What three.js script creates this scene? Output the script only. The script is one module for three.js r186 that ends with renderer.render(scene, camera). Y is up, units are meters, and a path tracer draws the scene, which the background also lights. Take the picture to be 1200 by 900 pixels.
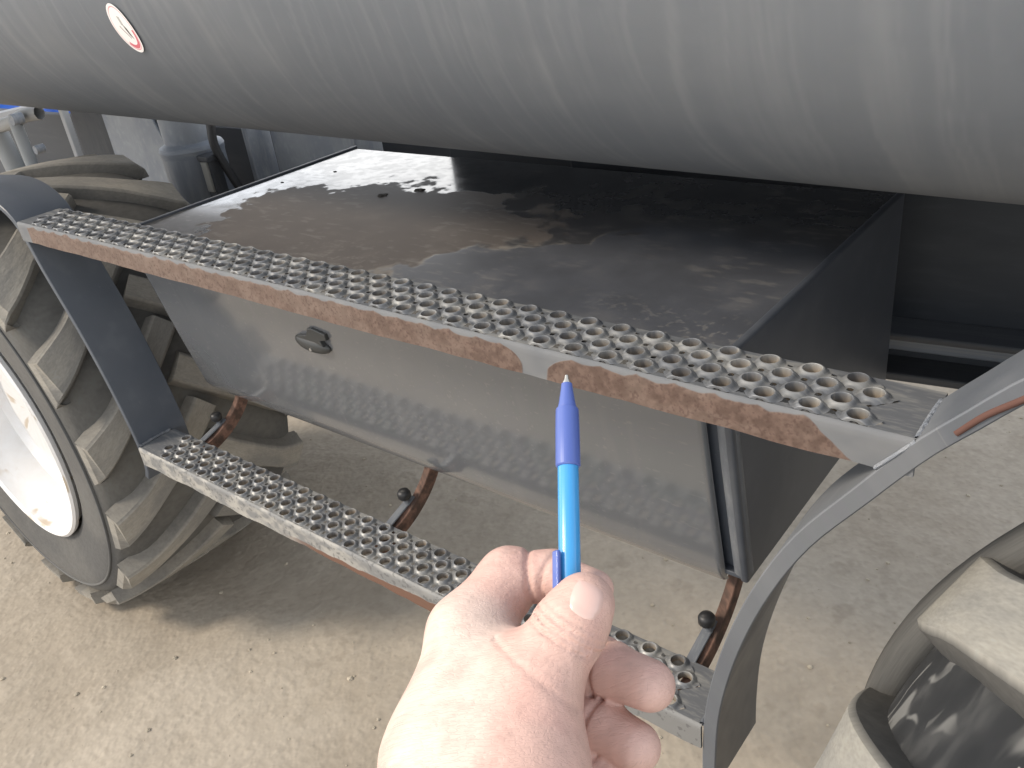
import * as THREE from 'three';
import { mergeGeometries, toCreasedNormals, mergeVertices } from 'three/addons/utils/BufferGeometryUtils.js';
import { RoundedBoxGeometry } from 'three/addons/geometries/RoundedBoxGeometry.js';
import { MarchingCubes } from 'three/addons/objects/MarchingCubes.js';

// ---------------------------------------------------------------- camera
const H = 1.31;                                   // eye height above the ground; machine coordinates below are relative to the eye
const scene = new THREE.Scene();
const camera = new THREE.PerspectiveCamera(47.8, 4 / 3, 0.02, 400);
camera.rotation.order = 'YXZ';
camera.rotation.set(-0.4994, 0.7305, -0.1334);
camera.position.set(0, H, 0);
camera.updateMatrixWorld(true);

// ---------------------------------------------------------------- noise
function hash(i, j, s) { let h = (i * 374761393 + j * 668265263 + s * 1442695041) | 0; h = Math.imul(h ^ (h >>> 13), 1274126177); h ^= h >>> 16; return (h >>> 0) / 4294967295; }
function vnoise(x, y, s = 0) {
  const i = Math.floor(x), j = Math.floor(y), fx = x - i, fy = y - j, u = fx * fx * (3 - 2 * fx), v = fy * fy * (3 - 2 * fy);
  const a = hash(i, j, s), b = hash(i + 1, j, s), c = hash(i, j + 1, s), d = hash(i + 1, j + 1, s);
  return a + (b - a) * u + (c - a) * v + (a - b - c + d) * u * v;
}
function fbm(x, y, s = 0, o = 4) { let t = 0, a = 0.5, n = 0; for (let k = 0; k < o; k++) { t += a * vnoise(x, y, s + k * 17); n += a; x *= 2.03; y *= 2.03; a *= 0.5; } return t / n; }
let seed = 12345;
const rnd = () => { seed = (Math.imul(seed, 1664525) + 1013904223) | 0; return (seed >>> 0) / 4294967296; };
const sm = (a, b, x) => { const t = Math.min(1, Math.max(0, (x - a) / (b - a))); return t * t * (3 - 2 * t); };
const mix = (a, b, t) => a + (b - a) * t;
const mix3 = (a, b, t) => [mix(a[0], b[0], t), mix(a[1], b[1], t), mix(a[2], b[2], t)];

// ---------------------------------------------------------------- sky (air and thin cloud only), sun, exposure
const SUN = new THREE.Vector3(-0.95, 1.12, 0.98).normalize();
{
  const w = 256, h = 128, d = new Float32Array(w * h * 4);
  for (let j = 0; j < h; j++) for (let i = 0; i < w; i++) {
    const el = ((j + 0.5) / h - 0.5) * Math.PI, az = ((i + 0.5) / w - 0.5) * 2 * Math.PI;
    const e = Math.max(0, Math.sin(el)), dir = [Math.cos(el) * Math.cos(az), Math.sin(el), Math.cos(el) * Math.sin(az)];
    const cs = Math.max(0, dir[0] * SUN.x + dir[1] * SUN.y + dir[2] * SUN.z);
    const cloud = sm(0.42, 0.72, fbm(dir[0] * 3 / (0.25 + e), dir[2] * 3 / (0.25 + e), 5, 4)) * 0.55 + 0.15;
    const hz = Math.pow(1 - e, 2.2), glow = 0.55 * Math.pow(cs, 6) + 0.8 * Math.pow(cs, 40);
    const blue = [0.62, 0.74, 0.95], white = [1.22, 1.21, 1.19];
    const t = Math.min(1, hz * 0.8 + cloud), k = (j * w + i) * 4;
    for (let c = 0; c < 3; c++) d[k + c] = (mix(blue[c], white[c], t) * (0.62 + 1.35 * hz) + glow * [1, 0.96, 0.9][c]) * 0.95;
    d[k + 3] = 1;
  }
  const sky = new THREE.DataTexture(d, w, h, THREE.RGBAFormat, THREE.FloatType);
  sky.mapping = THREE.EquirectangularReflectionMapping; sky.magFilter = sky.minFilter = THREE.LinearFilter; sky.needsUpdate = true;
  scene.background = sky; scene.environment = sky;
}
const sun = new THREE.DirectionalLight(0xfff1de, 2.3);
sun.target.position.set(-0.7, 0.6, -0.7); sun.position.copy(sun.target.position).addScaledVector(SUN, 12);
sun.castShadow = true; sun.shadow.radius = 25; sun.shadow.mapSize.set(2048, 2048);
Object.assign(sun.shadow.camera, { left: -4, right: 4, top: 4, bottom: -4, near: 1, far: 30 });
scene.add(sun, sun.target);
const renderer = new THREE.WebGLRenderer({ antialias: true });
renderer.setSize(1024, 768);
renderer.toneMapping = THREE.LinearToneMapping;
renderer.toneMappingExposure = 1.28;
renderer.shadowMap.enabled = true;

// ---------------------------------------------------------------- helpers
const enc = (v) => { v = Math.min(1, Math.max(0, v)); return Math.round(255 * (v <= 0.0031308 ? v * 12.92 : 1.055 * Math.pow(v, 1 / 2.4) - 0.055)); };
// colour map from fn(u, v) -> linear rgb ; u, v in 0..1
function colorTex(w, h, fn, wrap = THREE.ClampToEdgeWrapping) {
  const d = new Uint8Array(w * h * 4);
  for (let j = 0; j < h; j++) for (let i = 0; i < w; i++) { const c = fn((i + 0.5) / w, (j + 0.5) / h), k = (j * w + i) * 4; d[k] = enc(c[0]); d[k + 1] = enc(c[1]); d[k + 2] = enc(c[2]); d[k + 3] = 255; }
  const t = new THREE.DataTexture(d, w, h); t.colorSpace = THREE.SRGBColorSpace; t.magFilter = THREE.LinearFilter; t.minFilter = THREE.LinearMipmapLinearFilter; t.generateMipmaps = true; t.wrapS = t.wrapT = wrap; t.needsUpdate = true; return t;
}
function dataTex(w, h, fn, wrap = THREE.ClampToEdgeWrapping) {     // grey data map (bump, roughness)
  const d = new Uint8Array(w * h * 4);
  for (let j = 0; j < h; j++) for (let i = 0; i < w; i++) { const k = (j * w + i) * 4; d[k] = d[k + 1] = d[k + 2] = Math.round(255 * Math.min(1, Math.max(0, fn((i + 0.5) / w, (j + 0.5) / h)))); d[k + 3] = 255; }
  const t = new THREE.DataTexture(d, w, h); t.magFilter = THREE.LinearFilter; t.minFilter = THREE.LinearMipmapLinearFilter; t.generateMipmaps = true; t.wrapS = t.wrapT = wrap; t.needsUpdate = true; return t;
}
const REP = THREE.RepeatWrapping, MIR = THREE.MirroredRepeatWrapping;
const used = {};
function numbered(n) { const k = used[n] = (used[n] ?? -1) + 1; return k ? n + '_' + String(k).padStart(3, '0') : n; }
function shade(m) { m.castShadow = m.receiveShadow = true; return m; }
function part(name, geo, mat, parent, label) { const m = shade(new THREE.Mesh(Array.isArray(geo) ? mergeGeometries(geo.map((g) => plain(g))) : geo, mat)); m.name = name; if (label) m.userData.label = label; parent.add(m); return m; }
function plain(g) { g = g.index ? g.toNonIndexed() : g; for (const k of Object.keys(g.attributes)) if (!['position', 'normal', 'uv'].includes(k)) g.deleteAttribute(k); if (!g.attributes.uv) g.setAttribute('uv', new THREE.BufferAttribute(new Float32Array(g.attributes.position.count * 2), 2)); if (!g.attributes.normal) g.computeVertexNormals(); return g; }
function box(sx, sy, sz, x, y, z, r = 0.004) { const g = new RoundedBoxGeometry(sx, sy, sz, 2, Math.min(r, sx / 2.01, sy / 2.01, sz / 2.01)); g.translate(x, y + H, z); return g; }
function span(x0, x1, y0, y1, z0, z1, r) { return box(x1 - x0, y1 - y0, z1 - z0, (x0 + x1) / 2, (y0 + y1) / 2, (z0 + z1) / 2, r); }
function tube(pts, r, n = 24, m = 8, closed = false) { return new THREE.TubeGeometry(new THREE.CatmullRomCurve3(pts.map((p) => new THREE.Vector3(p[0], p[1] + H, p[2])), closed), n, r, m, closed); }
function rod(a, b, r, seg = 16) { const A = new THREE.Vector3(...a), B = new THREE.Vector3(...b), g = new THREE.CylinderGeometry(r, r, A.distanceTo(B), seg); g.applyQuaternion(new THREE.Quaternion().setFromUnitVectors(new THREE.Vector3(0, 1, 0), B.clone().sub(A).normalize())); const M = A.add(B).multiplyScalar(0.5); g.translate(M.x, M.y + H, M.z); return g; }
function setUV(g, f) { const p = g.attributes.position, u = new Float32Array(p.count * 2); for (let i = 0; i < p.count; i++) { const q = f(p.getX(i), p.getY(i) - H, p.getZ(i)); u[2 * i] = q[0]; u[2 * i + 1] = q[1]; } g.setAttribute('uv', new THREE.BufferAttribute(u, 2)); return g; }
// sheet swept along x: outline [[z, y], ...] -> quads between x0 and x1, uv = (x in metres, length along outline in metres)
function sweepX(outline, x0, x1, nx = 1) {
  const P = [], U = [], I = []; let s = 0;
  outline.forEach(([z, y], j) => { if (j) s += Math.hypot(z - outline[j - 1][0], y - outline[j - 1][1]); for (let i = 0; i <= nx; i++) { const x = mix(x0, x1, i / nx); P.push(x, y + H, z); U.push(x, s); } });
  for (let j = 0; j < outline.length - 1; j++) for (let i = 0; i < nx; i++) { const a = j * (nx + 1) + i, b = a + nx + 1; I.push(a, a + 1, b, b, a + 1, b + 1); }
  const g = new THREE.BufferGeometry(); g.setAttribute('position', new THREE.Float32BufferAttribute(P, 3)); g.setAttribute('uv', new THREE.Float32BufferAttribute(U, 2)); g.setIndex(I); g.computeVertexNormals(); return g;
}
// plate: curved path [[x, y], ...] of given thickness, from z0 to z1 (thickness to the left of the path's direction)
function curvedPlate(path, th, z0, z1) {
  const c = new THREE.CatmullRomCurve3(path.map((p) => new THREE.Vector3(p[0], p[1], 0))).getSpacedPoints(48), s = new THREE.Shape(), off = [];
  for (let i = 0; i < c.length; i++) { const a = c[Math.max(0, i - 1)], b = c[Math.min(c.length - 1, i + 1)], t = b.clone().sub(a).normalize(); off.push([c[i].x - t.y * th, c[i].y + t.x * th]); }
  s.moveTo(c[0].x, c[0].y); c.slice(1).forEach((p) => s.lineTo(p.x, p.y)); off.reverse().forEach((p) => s.lineTo(p[0], p[1])); s.closePath();
  const b = 0.0012, g = new THREE.ExtrudeGeometry(s, { depth: z1 - z0 - 2 * b, bevelEnabled: true, bevelSize: b, bevelThickness: b, bevelSegments: 1, curveSegments: 1 });
  g.translate(0, H, z0 + b); return toCreasedNormals(g, 0.3);
}
const std = (o) => new THREE.MeshStandardMaterial(o), phy = (o) => new THREE.MeshPhysicalMaterial(o);
const lin = (r, g, b) => new THREE.Color().setRGB(r, g, b);

// ---------------------------------------------------------------- materials
const fineBump = dataTex(512, 512, (u, v) => { let t = 0; for (let k = 0; k < 3; k++) { const n = 32 << k; t += vnoise2(u * n, v * n, n, 31 + k) / (1 << k); } return t / 1.75; }, REP);
function vnoise2(x, y, n, s) { const i = Math.floor(x), j = Math.floor(y), fx = x - i, fy = y - j, u = fx * fx * (3 - 2 * fx), v = fy * fy * (3 - 2 * fy), m = (k) => ((k % n) + n) % n; const a = hash(m(i), m(j), s), b = hash(m(i + 1), m(j), s), c = hash(m(i), m(j + 1), s), d = hash(m(i + 1), m(j + 1), s); return a + (b - a) * u + (c - a) * v + (a - b - c + d) * u * v; }
function fbm2(u, v, n, s, o = 4) { let t = 0, a = 0.5, z = 0; for (let k = 0; k < o; k++) { t += a * vnoise2(u * n, v * n, n, s + k * 13); z += a; a *= 0.5; n *= 2; } return t / z; }

const GREY = [0.120, 0.130, 0.146], DUST = [0.30, 0.295, 0.28];
// dusty paint: 1 m tile
const paintMap = colorTex(1024, 1024, (u, v) => {
  const a = fbm2(u, v, 6, 3, 5), b = fbm2(u, v, 40, 9, 3), c = vnoise2(u * 300, v * 300, 300, 71);
  const t = 0.22 * sm(0.45, 0.75, a) + 0.10 * sm(0.55, 0.8, b) + (c > 0.97 ? 0.25 : 0);
  return mix3(GREY, DUST, t * 0.8).map((x) => x * (0.94 + 0.12 * b));
}, REP);
const paintRough = dataTex(512, 512, (u, v) => 0.34 + 0.3 * sm(0.4, 0.75, fbm2(u, v, 6, 3, 5)) + 0.12 * fbm2(u, v, 60, 29, 2), REP);
const M = {};
M.paint = std({ map: paintMap, roughnessMap: paintRough, roughness: 1, bumpMap: fineBump, bumpScale: 0.00012 });
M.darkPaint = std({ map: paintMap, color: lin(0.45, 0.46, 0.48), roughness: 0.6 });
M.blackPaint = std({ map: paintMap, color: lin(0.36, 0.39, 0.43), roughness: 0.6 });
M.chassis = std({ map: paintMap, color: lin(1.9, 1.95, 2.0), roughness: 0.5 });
M.plateDark = std({ map: paintMap, roughnessMap: paintRough, color: lin(0.62, 0.66, 0.72), roughness: 1 });
M.black = std({ color: lin(0.018, 0.018, 0.019), roughness: 0.45 });
// front door of the box: clean glossy paint
M.door = phy({ map: colorTex(1024, 512, (u, v) => { const a = fbm(u * 9, v * 4, 61, 4), s = fbm(u * 60, v * 3, 63, 3), d = fbm(u * 200, v * 80, 65, 2); return mix3([0.118, 0.124, 0.134], [0.30, 0.29, 0.27], 0.05 * sm(0.4, 0.8, a) + 0.04 * sm(0.5, 0.8, s) + (d > 0.8 ? 0.12 : 0)); }), roughness: 0.14, ior: 1.75, clearcoat: 0.5, clearcoatRoughness: 0.06 });
M.boxSide = std({ map: paintMap, color: lin(0.50, 0.52, 0.56), roughness: 0.42 });
// top of the box: glossy dark paint under patches of dried brown dirt
const topFn = (u, v) => {                          // u 0..1 left to right (1.04 m), v 0..1 back to front (0.5 m)
  const x = u * 1.04, z = v * 0.5, n = fbm(x * 9, z * 11, 101, 5), n2 = fbm(x * 26, z * 26, 111, 4), n3 = fbm(x * 5, z * 7, 131, 3), n4 = fbm(x * 85, z * 85, 171, 3), fine = sm(0.60, 0.78, fbm(x * 45 + z * 6, z * 150, 181, 3)) * sm(0.4, 0.6, n3 + 0.15 * (n2 - 0.5));
  const left = 0.105 + (n4 - 0.5) * 0.035 + (n - 0.5) * 0.10 + (n2 - 0.5) * 0.05, back = 0.158 + (n4 - 0.5) * 0.04 + (n - 0.5) * 0.12 + (n2 - 0.5) * 0.05;
  const corner = 0.05 * sm(0.12, 0.0, Math.abs(x - 0.16));
  let dirt = sm(left - 0.004, left + 0.008, x - corner * 0.4) * sm(back - 0.004, back + 0.008, z - corner);
  dirt *= 1 - sm(-0.015, 0.015, x - 0.45 - z * 0.68 - (n - 0.5) * 0.34 - (n2 - 0.5) * 0.14) * 0.85;
  const swirl = sm(0.5, 0.62, n3 + 0.12 * (n2 - 0.5)) * sm(0.95, 0.5, x) * 0.6;
  dirt = Math.max(dirt, swirl * sm(0.15, 0.25, z) * 0.5);
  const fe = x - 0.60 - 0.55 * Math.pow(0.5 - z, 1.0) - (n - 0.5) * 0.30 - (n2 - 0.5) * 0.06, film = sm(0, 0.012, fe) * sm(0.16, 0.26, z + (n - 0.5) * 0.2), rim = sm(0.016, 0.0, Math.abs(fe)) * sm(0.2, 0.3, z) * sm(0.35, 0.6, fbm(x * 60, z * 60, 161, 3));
  const dust = sm(0.56, 0.8, n2) * sm(0.1, 0.4, x) * 0.5;
  const crumb = 0.6 * sm(0.66, 0.76, fbm(x * 190, z * 190, 151, 2)) * sm(0.36, 0.49, z + 0.10 * (n - 0.5)) * sm(0.15, 0.6, x) * sm(0.4, 0.6, n3 + 0.1) * 0.8;
  return { dirt: dirt * (1 - film), dust, crumb: Math.max(crumb, rim * 0.7), n2, film, fine, n4 };
};
M.boxTop = phy({
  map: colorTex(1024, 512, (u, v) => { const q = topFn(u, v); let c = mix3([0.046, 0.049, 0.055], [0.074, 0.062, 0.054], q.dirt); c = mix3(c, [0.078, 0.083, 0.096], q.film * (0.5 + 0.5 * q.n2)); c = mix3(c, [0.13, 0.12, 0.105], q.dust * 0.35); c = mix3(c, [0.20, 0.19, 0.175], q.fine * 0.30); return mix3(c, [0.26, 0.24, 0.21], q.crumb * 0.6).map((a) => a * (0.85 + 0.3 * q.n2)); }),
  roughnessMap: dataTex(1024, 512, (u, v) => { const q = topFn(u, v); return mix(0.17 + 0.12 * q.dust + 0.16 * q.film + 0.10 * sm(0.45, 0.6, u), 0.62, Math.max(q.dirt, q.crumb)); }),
  bumpMap: dataTex(1024, 512, (u, v) => { const q = topFn(u, v); return 0.3 + 0.3 * q.dirt * (0.6 + 0.4 * q.n2) + 0.35 * q.crumb; }), bumpScale: 0.0007,
  roughness: 1, ior: 1.75, specularIntensity: 1, clearcoat: 1, clearcoatRoughness: 0.10,
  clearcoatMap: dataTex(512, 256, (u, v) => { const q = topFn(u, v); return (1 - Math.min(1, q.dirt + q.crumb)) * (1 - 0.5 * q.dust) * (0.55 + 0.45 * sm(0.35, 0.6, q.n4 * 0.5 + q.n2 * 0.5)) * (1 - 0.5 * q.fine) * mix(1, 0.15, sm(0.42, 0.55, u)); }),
});
// tank: dust washed down in streaks that follow the curve
M.tank = std({
  map: colorTex(2048, 512, (u, v) => {
    const x = u * 6, s = v * 0.75, w = x + 0.05 * s + 0.02 * Math.sin(x * 5 + s * 4);
    const ww = w + 0.05 * (fbm(x * 7, s * 5, 261, 3) - 0.5), st = fbm(ww * 70, s * 2.4, 201, 5), st2 = fbm(ww * 190, s * 6, 211, 3), a = fbm(x * 4, s * 6, 221, 4), g = fbm(x * 60, s * 60, 231, 3);
    const low = sm(0.02, 0.16, s - 0.375), t = 0.30 * sm(0.46, 0.80, st) * sm(0.2, 0.6, a) + 0.26 * sm(0.5, 0.8, st2) + 0.22 * sm(0.3, 0.75, a) + 0.14 * g + 0.15 * low * sm(0.4, 0.7, a);
    return mix3([0.134, 0.148, 0.167], [0.29, 0.297, 0.302], Math.min(1, t * 0.5));
  }, MIR),
  roughnessMap: dataTex(512, 256, (u, v) => 0.42 + 0.26 * fbm(u * 120, v * 3, 251, 3), MIR), roughness: 1,
  bumpMap: fineBump, bumpScale: 0.0001,
});
// worn front lip of the upper step: rust where the paint has gone
const LIPX0 = -1.522, LIPX1 = -0.123;
function rustAt(x, s) {                            // s: metres down the lip from the bend
  const w = 0.0035 * (fbm(x * 60, s * 60, 301, 3) - 0.5) * 2;
  let r = sm(-0.0005, 0.0012, s - 0.0035 - 0.0028 * Math.abs(Math.sin((x + 0.168) * Math.PI / 0.036)) + w * 0.8);   // scalloped upper edge
  const neck = 0.032 + 0.085 * Math.pow(Math.max(0, 1 - s / 0.024), 2.2) - 0.006 * sm(0.01, 0.03, s);
  r *= sm(neck / 2 - 0.001, neck / 2 + 0.0012, Math.abs(x + 0.4585 + 0.15 * (s - 0.02)) + w);                       // bridge of paint that is left
  r *= sm(-0.0012, 0.001, -0.200 + 1.25 * Math.max(0, s - 0.004) - x + w);                                        // right end
  r *= sm(-1.490, -1.486, x);
  return r;
}
const LIPH = 0.036;
const lipColor = colorTex(2048, 64, (u, v) => {
  const x = mix(LIPX0, LIPX1, u), s = v * LIPH, r = rustAt(x, s), n = fbm(x * 150, s * 150, 311, 4), m = fbm(x * 40, s * 60, 321, 3), k = fbm(x * 420, s * 420, 331, 2);
  let rust = mix3([0.098, 0.061, 0.046], [0.152, 0.100, 0.078], sm(0.3, 0.75, n)); rust = mix3(rust, [0.21, 0.16, 0.13], 0.35 * sm(-0.2, -1.2, x) + 0.25 * sm(0.4, 0.75, m)); rust = mix3(rust, [0.07, 0.038, 0.030], sm(0.6, 0.75, k) * 0.5);
  return mix3(mix3([0.135, 0.142, 0.152], [0.26, 0.255, 0.245], 0.4 * m), rust, r);
});
const lipBump = dataTex(2048, 64, (u, v) => { const x = mix(LIPX0, LIPX1, u), s = v * LIPH, r = rustAt(x, s); return mix(0.85, 0.25 + 0.4 * fbm(x * 260, s * 260, 341, 3), r); });
M.lip = std({ map: lipColor, bumpMap: lipBump, bumpScale: 0.0012, roughness: 0.82 });
const lowLip = (u, v) => { const x = mix(-1.38, -0.29, u), s = v * LIPH, e = 0.029 - 0.012 * sm(-0.95, -0.5, x) * (0.5 + fbm(x * 20, 0, 351, 3)) - 0.003 * fbm(x * 60, 1, 353, 3); return sm(e, e + 0.0012, s) * sm(-1.0, -0.9, x) * sm(-0.5, -0.6, x); };
M.lowLip = std({
  map: colorTex(2048, 64, (u, v) => { const x = mix(-1.38, -0.29, u), s = v * LIPH, n = fbm(x * 50, s * 90, 361, 4), k = fbm(x * 200, s * 200, 371, 2); let c = mix3([0.19, 0.19, 0.188], [0.40, 0.38, 0.34], 0.85 * sm(0.3, 0.75, n) * sm(-0.5, -1.0, x)); if (k > 0.7) c = mix3(c, [0.07, 0.07, 0.07], 0.5); return mix3(c, [0.14, 0.075, 0.05], lowLip(u, v)); }),
  bumpMap: dataTex(1024, 64, (u, v) => 0.7 - 0.5 * lowLip(u, v) + 0.1 * fbm(u * 300, v * 12, 381, 2)), bumpScale: 0.001, roughness: 0.6,
});
// tread plates: scuffed paint, collars rubbed bright
M.tread = std({ map: colorTex(1024, 256, (u, v) => { const a = fbm(u * 26, v * 9, 401, 4), b = fbm(u * 160, v * 40, 411, 3); return mix3([0.14, 0.146, 0.156], [0.36, 0.35, 0.32], 0.5 * sm(0.35, 0.8, a) + 0.25 * sm(0.5, 0.8, b)); }), vertexColors: true, roughness: 0.40, metalness: 0.15, bumpMap: fineBump, bumpScale: 0.00015 });
M.bracket = std({ map: colorTex(512, 512, (u, v) => { const n = fbm2(u, v, 24, 421, 4), k = fbm2(u, v, 90, 431, 2); return mix3([0.075, 0.045, 0.033], [0.19, 0.105, 0.075], sm(0.3, 0.75, n)).map((a) => a * (0.8 + 0.4 * k)); }, REP), roughness: 0.85 });
M.weld = std({ map: paintMap, color: lin(2.0, 2.0, 2.0), metalness: 0.1, roughness: 0.5, bumpMap: fineBump, bumpScale: 0.0008 });
// rubber
const dusty = (base, dustC, amt, s) => colorTex(1024, 1024, (u, v) => { const a = fbm2(u, v, 5, s, 5), b = fbm2(u, v, 36, s + 40, 4), c = fbm2(u, v * 0.999, 140, s + 80, 2); const t = amt * (0.35 + 0.9 * sm(0.3, 0.7, a)) * (0.65 + 0.6 * b); return mix3(base, dustC, Math.min(1, t)).map((q) => q * (0.86 + 0.28 * c)); }, REP);
M.rubber = std({ map: dusty([0.62, 0.62, 0.63], [1, 0.97, 0.92], 0.8, 501), vertexColors: true, roughness: 0.9, bumpMap: fineBump, bumpScale: 0.0006 });
M.lug = std({ map: dusty([0.55, 0.56, 0.58], [1, 0.97, 0.92], 0.75, 601), vertexColors: true, roughness: 0.88, bumpMap: fineBump, bumpScale: 0.0008 });
M.rearRubber = std({ map: colorTex(1024, 1024, (u, v) => { const a = fbm2(u, v, 9, 701, 4), b = fbm2(u + 0.1 * a, v, 40, 711, 3), sm1 = sm(0.56, 0.72, 0.7 * vnoise2((u + 0.06 * a) * 30, (v + 0.1 * a) * 160, 160, 721) + 0.3 * b) * sm(0.42, 0.62, a); return mix3(mix3([0.016, 0.018, 0.021], [0.05, 0.052, 0.055], b), [0.27, 0.27, 0.26], 0.75 * sm1 + 0.12 * sm(0.5, 0.8, b)); }, REP), vertexColors: true, roughness: 0.6, bumpMap: fineBump, bumpScale: 0.0008 });
M.sidewall = std({ map: dusty([0.045, 0.047, 0.05], [0.20, 0.195, 0.18], 0.42, 511), roughness: 0.85, bumpMap: fineBump, bumpScale: 0.0004 });
M.rim = std({ map: colorTex(512, 512, (u, v) => { const a = fbm2(u, v, 7, 521, 4), b = fbm2(u, v, 30, 531, 3); return mix3([0.72, 0.72, 0.72], [0.42, 0.32, 0.2], sm(0.64, 0.8, a) * 0.7 + 0.15 * b); }, REP), roughness: 0.38, metalness: 0.1 });

// ================================================================ the machine
const machine = new THREE.Group(); machine.name = numbered('farm_machine');
machine.userData = { label: 'dark grey farm machine with long tank, perforated steps, storage box and lugged tyres', category: 'farm vehicle' };
scene.add(machine);
const group = (name, label, parent = machine) => { const g = new THREE.Group(); g.name = name; if (label) g.userData.label = label; parent.add(g); return g; };

// ---- tank
{
  const R = 0.30, yc = 0.017, zc = -0.90, x0 = -4.2, x1 = 1.6, n = 96, P = [], U = [], I = [];
  const xs = []; for (let i = 0; i <= 60; i++) xs.push(mix(x0, x1, i / 60));
  for (let i = 0; i < xs.length; i++) for (let j = 0; j <= n; j++) { const a = j / n * Math.PI * 2; const dent = 0.0012 * (fbm(xs[i] * 3, Math.sin(a) * 2, 801, 2) - 0.5); P.push(xs[i], yc + H + (R + dent) * Math.sin(a), zc + (R + dent) * Math.cos(a)); const s = (a > Math.PI ? a - 2 * Math.PI : a) * R; U.push((xs[i] + 4.2) / 6, 0.5 - s / 0.75); }
  for (let i = 0; i < xs.length - 1; i++) for (let j = 0; j < n; j++) { const a = i * (n + 1) + j, b = a + n + 1; I.push(a, a + 1, b, b, a + 1, b + 1); }
  for (let k = 1; k < I.length; k += 3) { const t = I[k]; I[k] = I[k + 1]; I[k + 1] = t; }
  const g = new THREE.BufferGeometry(); g.setAttribute('position', new THREE.Float32BufferAttribute(P, 3)); g.setAttribute('uv', new THREE.Float32BufferAttribute(U, 2)); g.setIndex(I); g.computeVertexNormals();
  const ends = [x0, x1].map((x, k) => { const d = new THREE.SphereGeometry(R, 32, 12, 0, Math.PI * 2, 0, Math.PI / 2); d.rotateZ(k ? -Math.PI / 2 : Math.PI / 2); d.scale(0.3, 1, 1); d.translate(x, yc + H, zc); return d; });
  const tank = part('tank', [g, ...ends].map((q) => { q.translate(0.14, -H, 0); q.rotateZ(-0.0145); q.translate(-0.14, H, 0); return q; }), M.tank, machine, 'long round dark grey tank with dust streaks');
  // round decal, curved to the tank
  const c = document.createElement('canvas'); c.width = c.height = 256; const k = c.getContext('2d');
  k.fillStyle = '#f6f4f2'; k.fillRect(0, 0, 256, 256);
  k.strokeStyle = '#d9707c'; k.lineWidth = 20; k.beginPath(); k.arc(128, 128, 96, 0.02 * Math.PI, 0.72 * Math.PI); k.stroke();
  k.strokeStyle = '#eba9ae'; k.lineWidth = 6; k.beginPath(); k.arc(128, 128, 112, 0, Math.PI * 2); k.stroke();
  k.fillStyle = '#b9b9b6'; k.beginPath(); k.moveTo(122, 62); k.lineTo(152, 68); k.lineTo(150, 112); k.lineTo(124, 108); k.fill();
  k.fillStyle = '#2a2b2c'; k.beginPath(); k.moveTo(140, 100); k.lineTo(166, 128); k.lineTo(172, 186); k.lineTo(150, 160); k.fill();
  k.strokeStyle = '#a08f90'; k.lineWidth = 9; k.beginPath(); k.moveTo(92, 112); k.lineTo(140, 178); k.stroke();
  const t = new THREE.CanvasTexture(c); t.colorSpace = THREE.SRGBColorSpace;
  const dg = new THREE.CircleGeometry(0.030, 40, 0).scale(0.74, 1.12, 1), pp = dg.attributes.position, a0 = -0.37;
  for (let i = 0; i < pp.count; i++) { const a = a0 + pp.getY(i) / R; pp.setXYZ(i, -1.130 + pp.getX(i), yc + H + (R + 0.0016) * Math.sin(a), zc + (R + 0.0016) * Math.cos(a)); }
  dg.translate(0.14, -H, 0); dg.rotateZ(-0.0145); dg.translate(-0.14, H, 0); dg.computeVertexNormals();
  part('decal', dg, std({ map: t, roughness: 0.35 }), tank, 'round white sticker with a red ring and dark mark');
}

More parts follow.
